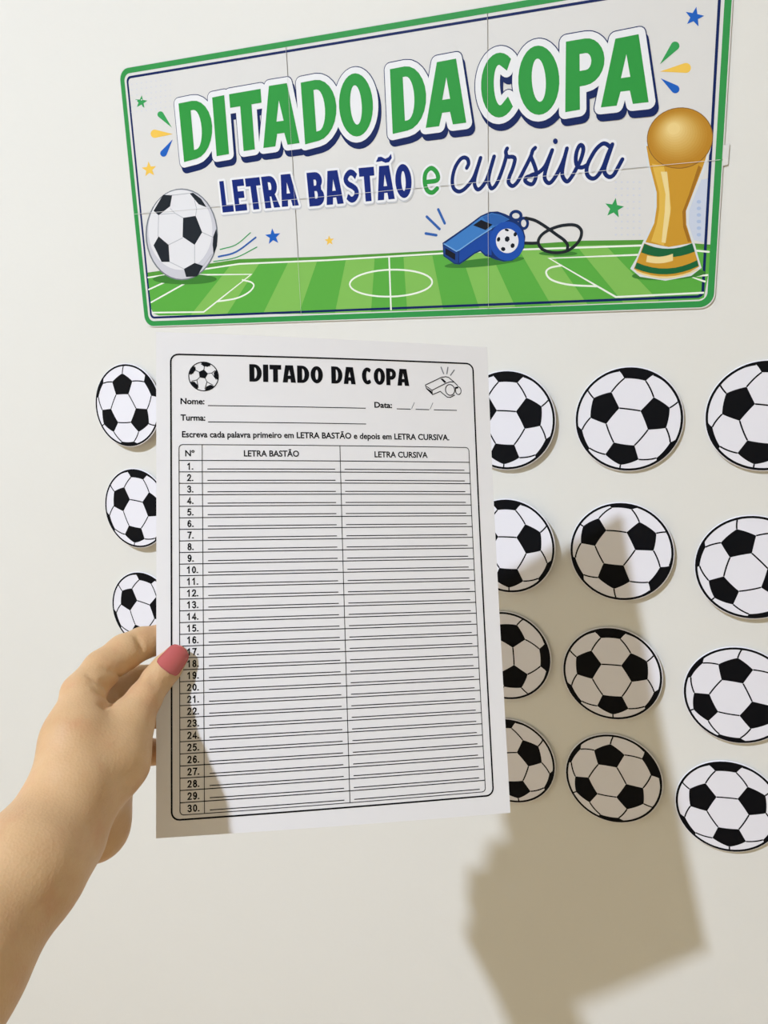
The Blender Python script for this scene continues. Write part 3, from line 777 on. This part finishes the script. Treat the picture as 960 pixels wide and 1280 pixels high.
    # football emblem
    fb = Ink(surf); cx, cy, R = 28.0, 25.6, 9.2
    football_emblem(fb, cx, cy, R)
    fb.build('printed_football', root, org)
    # whistle emblem
    wk = Ink(surf)
    Q = lambda P: [(167.0 + (x - 100) / 730 * 24.0, 21.8 + (y - 110) / 630 * 20.5 - 7.0) for x, y in P]
    for P in ([(100, 500), (430, 335), (520, 318), (580, 330), (640, 380), (690, 420), (760, 490)], [(100, 500), (120, 570), (240, 685), (400, 615), (450, 660), (540, 728), (600, 730), (690, 680)],
              [(130, 530), (230, 600), (510, 455), (600, 420), (690, 420)], [(230, 600), (235, 680)]):
        wk.stroke(Q(P), .55, M_BLACK, 0)
    wk.poly(Q([(120, 555), (215, 610), (235, 685), (130, 590)]), M_BLACK, 0)
    wk.poly(Q([(410, 365), (450, 355), (530, 425), (490, 445)]), M_BLACK, 0)
    wk.stroke(Q(ell(600, 580, 95, 108, 20)), .55, M_BLACK, 0, closed=True)
    wk.stroke(Q(ell(768, 590, 58, 78, 16)), .5, M_BLACK, 0, closed=True)
    wk.poly(Q([(700, 520), (770, 510), (765, 545), (705, 555)]), M_BLACK, 0)
    for P in ([(430, 130), (480, 260)], [(572, 130), (545, 260)], [(700, 180), (620, 285)]): wk.stroke(Q(P), .7, M_GREYINK, 0)
    wk.build('printed_whistle', root, org)
def football_emblem(fb, cx, cy, R):
    # one pentagon in the middle, five half-seen around the rim
    fb.stroke(ell(cx, cy, R * .96, R * .96, 32), .55, M_BLACK, 0, closed=True)
    c0 = (cx - .3, cy - 1.4)
    pts = [(c0[0] + 2.9 * math.cos(a), c0[1] + 2.9 * math.sin(a)) for a in [math.radians(-90 + 72 * k + 10) for k in range(5)]]
    fb.poly(pts, M_BLACK, 2e-5)
    for k in range(5):
        a = math.radians(-90 + 72 * k + 10); e = (c0[0] + 5.2 * math.cos(a), c0[1] + 5.2 * math.sin(a))
        fb.stroke([pts[k], e], .4, M_BLACK, 0)
        for s in (-1, 1):
            b = a + s * math.radians(36); d = 7.0
            fb.stroke([e, (cx + .83 * R * math.cos(a + s * .36), cy + .83 * R * math.sin(a + s * .36))], .4, M_BLACK, 0)
        b = a + math.radians(36)
        b = a
        fb.poly([(cx + .93 * R * math.cos(b + t), cy + .93 * R * math.sin(b + t)) for t in (-.36, -.18, 0, .18, .36)] + [(cx + .70 * R * math.cos(b + .22), cy + .70 * R * math.sin(b + .22)), (cx + .70 * R * math.cos(b - .22), cy + .70 * R * math.sin(b - .22))], M_BLACK, 2e-5)
build_worksheet()

# ------------------------------------------------------------------ hand and arm
def skin_material():
    M = bpy.data.materials.new('skin'); M.use_nodes = True
    nt = M.node_tree; b = nt.nodes['Principled BSDF']
    tc = nt.nodes.new('ShaderNodeTexCoord')
    n = nt.nodes.new('ShaderNodeTexNoise'); n.inputs['Scale'].default_value = 28; n.inputs['Detail'].default_value = 5
    cr = nt.nodes.new('ShaderNodeValToRGB')
    cr.color_ramp.elements[0].position = .3; cr.color_ramp.elements[0].color = srgb(200, 158, 114)
    cr.color_ramp.elements[1].position = .72; cr.color_ramp.elements[1].color = srgb(214, 176, 132)
    nt.links.new(tc.outputs['Object'], n.inputs['Vector']); nt.links.new(n.outputs['Fac'], cr.inputs['Fac'])
    n2 = nt.nodes.new('ShaderNodeTexNoise'); n2.inputs['Scale'].default_value = 65; n2.inputs['Detail'].default_value = 3
    r2 = nt.nodes.new('ShaderNodeMapRange'); r2.inputs['From Min'].default_value = .5; r2.inputs['From Max'].default_value = .78; r2.inputs['To Max'].default_value = .35
    mx = nt.nodes.new('ShaderNodeMix'); mx.data_type = 'RGBA'; mx.inputs['B'].default_value = srgb(196, 130, 94)
    nt.links.new(tc.outputs['Object'], n2.inputs['Vector']); nt.links.new(n2.outputs['Fac'], r2.inputs['Value']); nt.links.new(r2.outputs['Result'], mx.inputs['Factor'])
    nt.links.new(cr.outputs['Color'], mx.inputs['A']); nt.links.new(mx.outputs['Result'], b.inputs['Base Color'])
    b.inputs['Roughness'].default_value = .48; b.inputs['Specular IOR Level'].default_value = .35
    b.inputs['Subsurface Weight'].default_value = .12
    b.inputs['Subsurface Radius'].default_value = (.008, .003, .0015); b.inputs['Subsurface Scale'].default_value = .6
    v = nt.nodes.new('ShaderNodeTexVoronoi'); v.inputs['Scale'].default_value = 700
    bp = nt.nodes.new('ShaderNodeBump'); bp.inputs['Strength'].default_value = .22; bp.inputs['Distance'].default_value = .0006
    nt.links.new(tc.outputs['Object'], v.inputs['Vector']); nt.links.new(v.outputs['Distance'], bp.inputs['Height']); nt.links.new(bp.outputs['Normal'], b.inputs['Normal'])
    return M

def surface_nets(D, org, h):
    """smooth surface of the zero level of the grid D"""
    s = D < 0
    nx, ny, nz = D.shape
    c = np.zeros((nx - 1, ny - 1, nz - 1), int)
    for dx in (0, 1):
        for dy in (0, 1):
            for dz in (0, 1): c += s[dx:nx - 1 + dx, dy:ny - 1 + dy, dz:nz - 1 + dz]
    act = (c > 0) & (c < 8)
    idx = -np.ones(act.shape, int); cells = np.argwhere(act); idx[act] = np.arange(len(cells))
    acc = np.zeros((len(cells), 3)); cnt = np.zeros(len(cells))
    offs = [(a, b, d) for a in (0, 1) for b in (0, 1) for d in (0, 1)]
    for ax in range(3):
        for o in offs:
            if o[ax]: continue
            o2 = list(o); o2[ax] = 1
            a = D[tuple((cells + o).T)]; b = D[tuple((cells + o2).T)]
            k = (a < 0) != (b < 0)
            t = a[k] / (a[k] - b[k])
            p = np.tile(np.array(o, float), (k.sum(), 1)); p[:, ax] = t
            acc[k] += p; cnt[k] += 1
    V = (cells + acc / cnt[:, None]) * h + org
    F = []
    for ax in range(3):
        sl0 = [slice(None)] * 3; sl1 = [slice(None)] * 3
        sl0[ax] = slice(0, -1); sl1[ax] = slice(1, None)
        e = np.argwhere(s[tuple(sl0)] != s[tuple(sl1)])
        u, v = (ax + 1) % 3, (ax + 2) % 3
        e = e[(e[:, u] > 0) & (e[:, v] > 0) & (e[:, u] < D.shape[u] - 1) & (e[:, v] < D.shape[v] - 1)]
        q = []
        for du, dv in ((-1, -1), (0, -1), (0, 0), (-1, 0)):
            k = e.copy(); k[:, u] += du; k[:, v] += dv; q.append(idx[tuple(k.T)])
        q = np.array(q).T
        inside = s[tuple(e.T)]
        q[~inside] = q[~inside][:, ::-1]
        F += q.tolist()
    return V, F

def build_arm():
    R_ = lambda px, py, d, rpx: (cam3(px, py, d), rpx * d / FPX)
    def cone(P, a, b):
        (pa, ra), (pb, rb) = a, b
        ab = pb - pa; h = np.clip(((P - pa) @ ab) / (ab @ ab), 0, 1)
        return np.linalg.norm(P - pa - h[..., None] * ab, axis=-1) - (ra + h * (rb - ra))
    def smin(a, b, k):
        h = np.maximum(k - np.abs(a - b), 0) / k
        return np.minimum(a, b) - h * h * k * .25
    # chains: (image x, image y, depth, half-width in pixels)
    forearm = [R_(70, 1040, .390, 56), R_(31, 1088, .365, 62), R_(-66, 1216, .325, 80)]
    elbow = (CAM + AX.T @ np.array([-.2325, .3145, .189]), .038)
    upper = (CAM + AX.T @ np.array([-.225, .46, .06]), .043)
    nodes = [forearm[0], forearm[1], forearm[2], elbow, upper]
    palm = [
        (R_(70, 1040, .390, 56), R_(92, 985, .402, 50)),
        (R_(92, 985, .404, 46), R_(97, 925, .418, 40)), (R_(97, 925, .418, 40), R_(103, 868, .436, 25)),      # back of the hand to the index knuckle
        (R_(100, 985, .420, 42), R_(118, 885, .455, 24)), (R_(108, 995, .430, 38), R_(135, 910, .474, 22)), (R_(115, 1010, .437, 34), R_(148, 940, .488, 20)),
        (R_(112, 1030, .432, 36), R_(117, 1033, .436, 38)), (R_(117, 1033, .436, 38), R_(148, 950, .480, 22)),   # heel of the hand
        (R_(100, 1000, .408, 40), R_(142, 950, .424, 40)), (R_(142, 950, .424, 40), R_(160, 908, .436, 27)),     # ball of the thumb
    ]
    chains = {
        'index': [R_(103, 866, .437, 25), R_(128, 836, .452, 23), R_(156, 815, .464, 22), R_(178, 804, .472, 19.5), R_(202, 799, .478, 18), R_(240, 800, .4800, 14.5)],
        'middle': [R_(118, 885, .455, 23), R_(165, 852, .486, 20), R_(214, 846, .489, 17), R_(252, 850, .4835, 14)],
        'ring': [R_(135, 908, .474, 21), R_(186, 893, .500, 17.5), R_(230, 893, .494, 15.5), R_(262, 897, .4835, 13.5)],
        'little': [R_(148, 940, .488, 19), R_(190, 940, .505, 15.5), R_(226, 942, .494, 13.5), R_(250, 945, .4800, 12)],
        'thumb': [R_(150, 925, .430, 31), R_(163, 902, .437, 26), R_(180, 874, .447, 21), R_(196, 850, .457, 18.5), R_(208, 836, .4615, 18), R_(220, 821, .4650, 15.5)],
    }
    for c in chains.values(): nodes += c
    grooves = []
    UDIR = (SC[1] - SC[0]) / np.linalg.norm(SC[1] - SC[0])
    def body(P):
        d = cone(P, forearm[0], forearm[1])
        d = smin(d, cone(P, forearm[1], forearm[2]), .02)
        d = smin(d, cone(P, forearm[2], elbow), .02)
        d = smin(d, cone(P, elbow, upper), .03)
        for a, b in palm: d = smin(d, cone(P, a, b), .011)
        fd = None
        q = P - SC[0]; sd_ = q @ PN; uu = q @ UDIR + .001
        for nm, c in chains.items():
            k = None
            for a, b in zip(c[:-1], c[1:]):
                e = cone(P, a, b); k = e if k is None else smin(k, e, .003)
            # skin flattens where it presses on the sheet
            k = np.maximum(k, np.minimum(.0002 - sd_, uu)) if nm == 'thumb' else np.maximum(k, np.minimum(sd_ + .0004, uu))
            d = smin(d, k, .007 if nm == 'thumb' else .004) if nm in ('thumb', 'index') else d
            if nm not in ('thumb', 'index'): fd = k if fd is None else np.minimum(fd, k)
        return smin(d, fd, .003)
    def dist(P):
        d = body(P)
        for a, b, r, k in grooves:
            e = -(cone(P, (a, r), (b, r)))
            h = np.maximum(k - np.abs(d - e), 0) / k
            d = np.maximum(d, e) + h * h * k * .25
        return d
    def on_surface(px, py):
        ds = np.arange(.34, .54, .0005)
        P = np.array([cam3(px, py, d) for d in ds]); v = body(P)
        i = np.argmax(v < 0)
        return P[i] if v[i] < 0 else None
    for line, r in (([(128, 883), (138, 879), (150, 868)], .0014), ([(109, 843), (118, 850), (127, 856)], .0008), ([(128, 834), (138, 837), (147, 843), (152, 850)], .0008),
                    ([(127, 853), (134, 862)], .0010), ([(112, 853), (122, 864), (130, 872)], .0007), ([(171, 797), (175, 805), (176, 814)], .0012), ([(194, 858), (199, 852)], .0009), ([(203, 861), (208, 853)], .0009), ([(188, 852), (193, 845)], .0008)):
        Q = [on_surface(*p) for p in line]
        for a, b in zip(Q[:-1], Q[1:]):
            if a is not None and b is not None: grooves.append((a, b, r * 1.25, .0014))
    def nails(root, org):
        nm = mat('nail_polish', (186, 92, 90), .2, .5, noise=.04, scale=120)
        spec = [('thumb', -1, 1.16, .0165), ('index', 1, 1.1, .013), ('middle', 1, 1.1, .013), ('ring', 1, 1.1, .012), ('little', 1, 1.1, .010)]
        for nme, way, rk, ln in spec:
            c = chains[nme]; (p0, r0), (p1, r1) = c[-2], c[-1]
            a = (p1 - p0) / np.linalg.norm(p1 - p0)
            out = (AX[2] if way > 0 else (CAM - p1) / np.linalg.norm(CAM - p1)); out = out - a * (out @ a); out /= np.linalg.norm(out); sd = np.cross(a, out)
            V, F = [], []; nu, nv = 14, 10
            for lay in (0, 1):
                for i in range(nu + 1):
                    t = i / nu * 2 - 1
                    wmax = math.radians(54) * (1 - abs(t) ** 5) ** .35 if abs(t) < 1 else math.radians(14)
                    wmax = max(wmax, math.radians(18))
                    s = (t * .5) * ln + (r1 * .80 - ln * .5)         # ends a little past the fingertip
                    rad = r1 + (r0 - r1) * max(0, -s) / np.linalg.norm(p1 - p0) + .0013 - .0008 * lay - max(0, t - .3) ** 2 * .0035
                    for j in range(nv + 1):
                        ph = (j / nv * 2 - 1) * wmax
                        V.append(p1 + a * s + (out * math.cos(ph) * rad + sd * math.sin(ph) * rad * .98) - org)
            N = (nu + 1) * (nv + 1); I = lambda i, j: i * (nv + 1) + j
            for i in range(nu):
                for j in range(nv):
                    F.append((I(i, j), I(i + 1, j), I(i + 1, j + 1), I(i, j + 1))); F.append((N + I(i, j), N + I(i, j + 1), N + I(i + 1, j + 1), N + I(i + 1, j)))
            rim = [I(i, 0) for i in range(nu)] + [I(nu, j) for j in range(nv)] + [I(i, nv) for i in range(nu, 0, -1)] + [I(0, j) for j in range(nv, 0, -1)]
            for x, y in zip(rim, rim[1:] + rim[:1]): F.append((x, y, N + y, N + x))
            o = link('nail', mesh_of(V, F, nm, 'nail', smooth=True), root)
            tag(o, 'glossy pink nail')
    P0 = np.array([n[0] for n in nodes]); rm = max(n[1] for n in nodes)
    lo = P0.min(0) - rm - .006; hi = P0.max(0) + rm + .006
    def field(lo, hi, h):
        n = np.ceil((hi - lo) / h).astype(int) + 1
        g = np.stack(np.meshgrid(*[lo[i] + np.arange(n[i]) * h for i in range(3)], indexing='ij'), -1)
        return dist(g)
    h = .0015
    # coarse pass to skip empty space, fine pass on slabs
    n = np.ceil((hi - lo) / h).astype(int) + 1
    D = np.empty(tuple(n), np.float32)
    ys = lo[1] + np.arange(n[1]) * h; zs = lo[2] + np.arange(n[2]) * h
    B = 16
    for i in range(0, n[0], B):
        for j in range(0, n[1], B):
            for k in range(0, n[2], B):
                i1, j1, k1 = min(i + B, n[0]), min(j + B, n[1]), min(k + B, n[2])
                c = lo + np.array([(i + i1 - 1) / 2, (j + j1 - 1) / 2, (k + k1 - 1) / 2]) * h
                dc = dist(c[None])[0]
                if abs(dc) > B * h * .9 + .02:
                    D[i:i1, j:j1, k:k1] = dc; continue
                g = np.stack(np.meshgrid(lo[0] + np.arange(i, i1) * h, ys[j:j1], zs[k:k1], indexing='ij'), -1)
                D[i:i1, j:j1, k:k1] = dist(g)
    V, F = surface_nets(D, lo, h)
    # a little relaxation
    E = np.array(F); nbr = np.zeros_like(V); cnt = np.zeros(len(V))
    for it in range(2):
        nbr[:] = 0; cnt[:] = 0
        for a, b in ((0, 1), (1, 2), (2, 3), (3, 0)):
            np.add.at(nbr, E[:, a], V[E[:, b]]); np.add.at(cnt, E[:, a], 1)
            np.add.at(nbr, E[:, b], V[E[:, a]]); np.add.at(cnt, E[:, b], 1)
        V = V * .5 + nbr / cnt[:, None] * .5
    org = nodes[0][0]
    root = empty('person', tuple(org))
    tag(root, 'bare left forearm and hand with pink nails pinching the worksheet', 'person')
    link('arm', mesh_of(V - org, F, skin_material(), 'arm', smooth=True), root)
    nails(root, org)
build_arm()
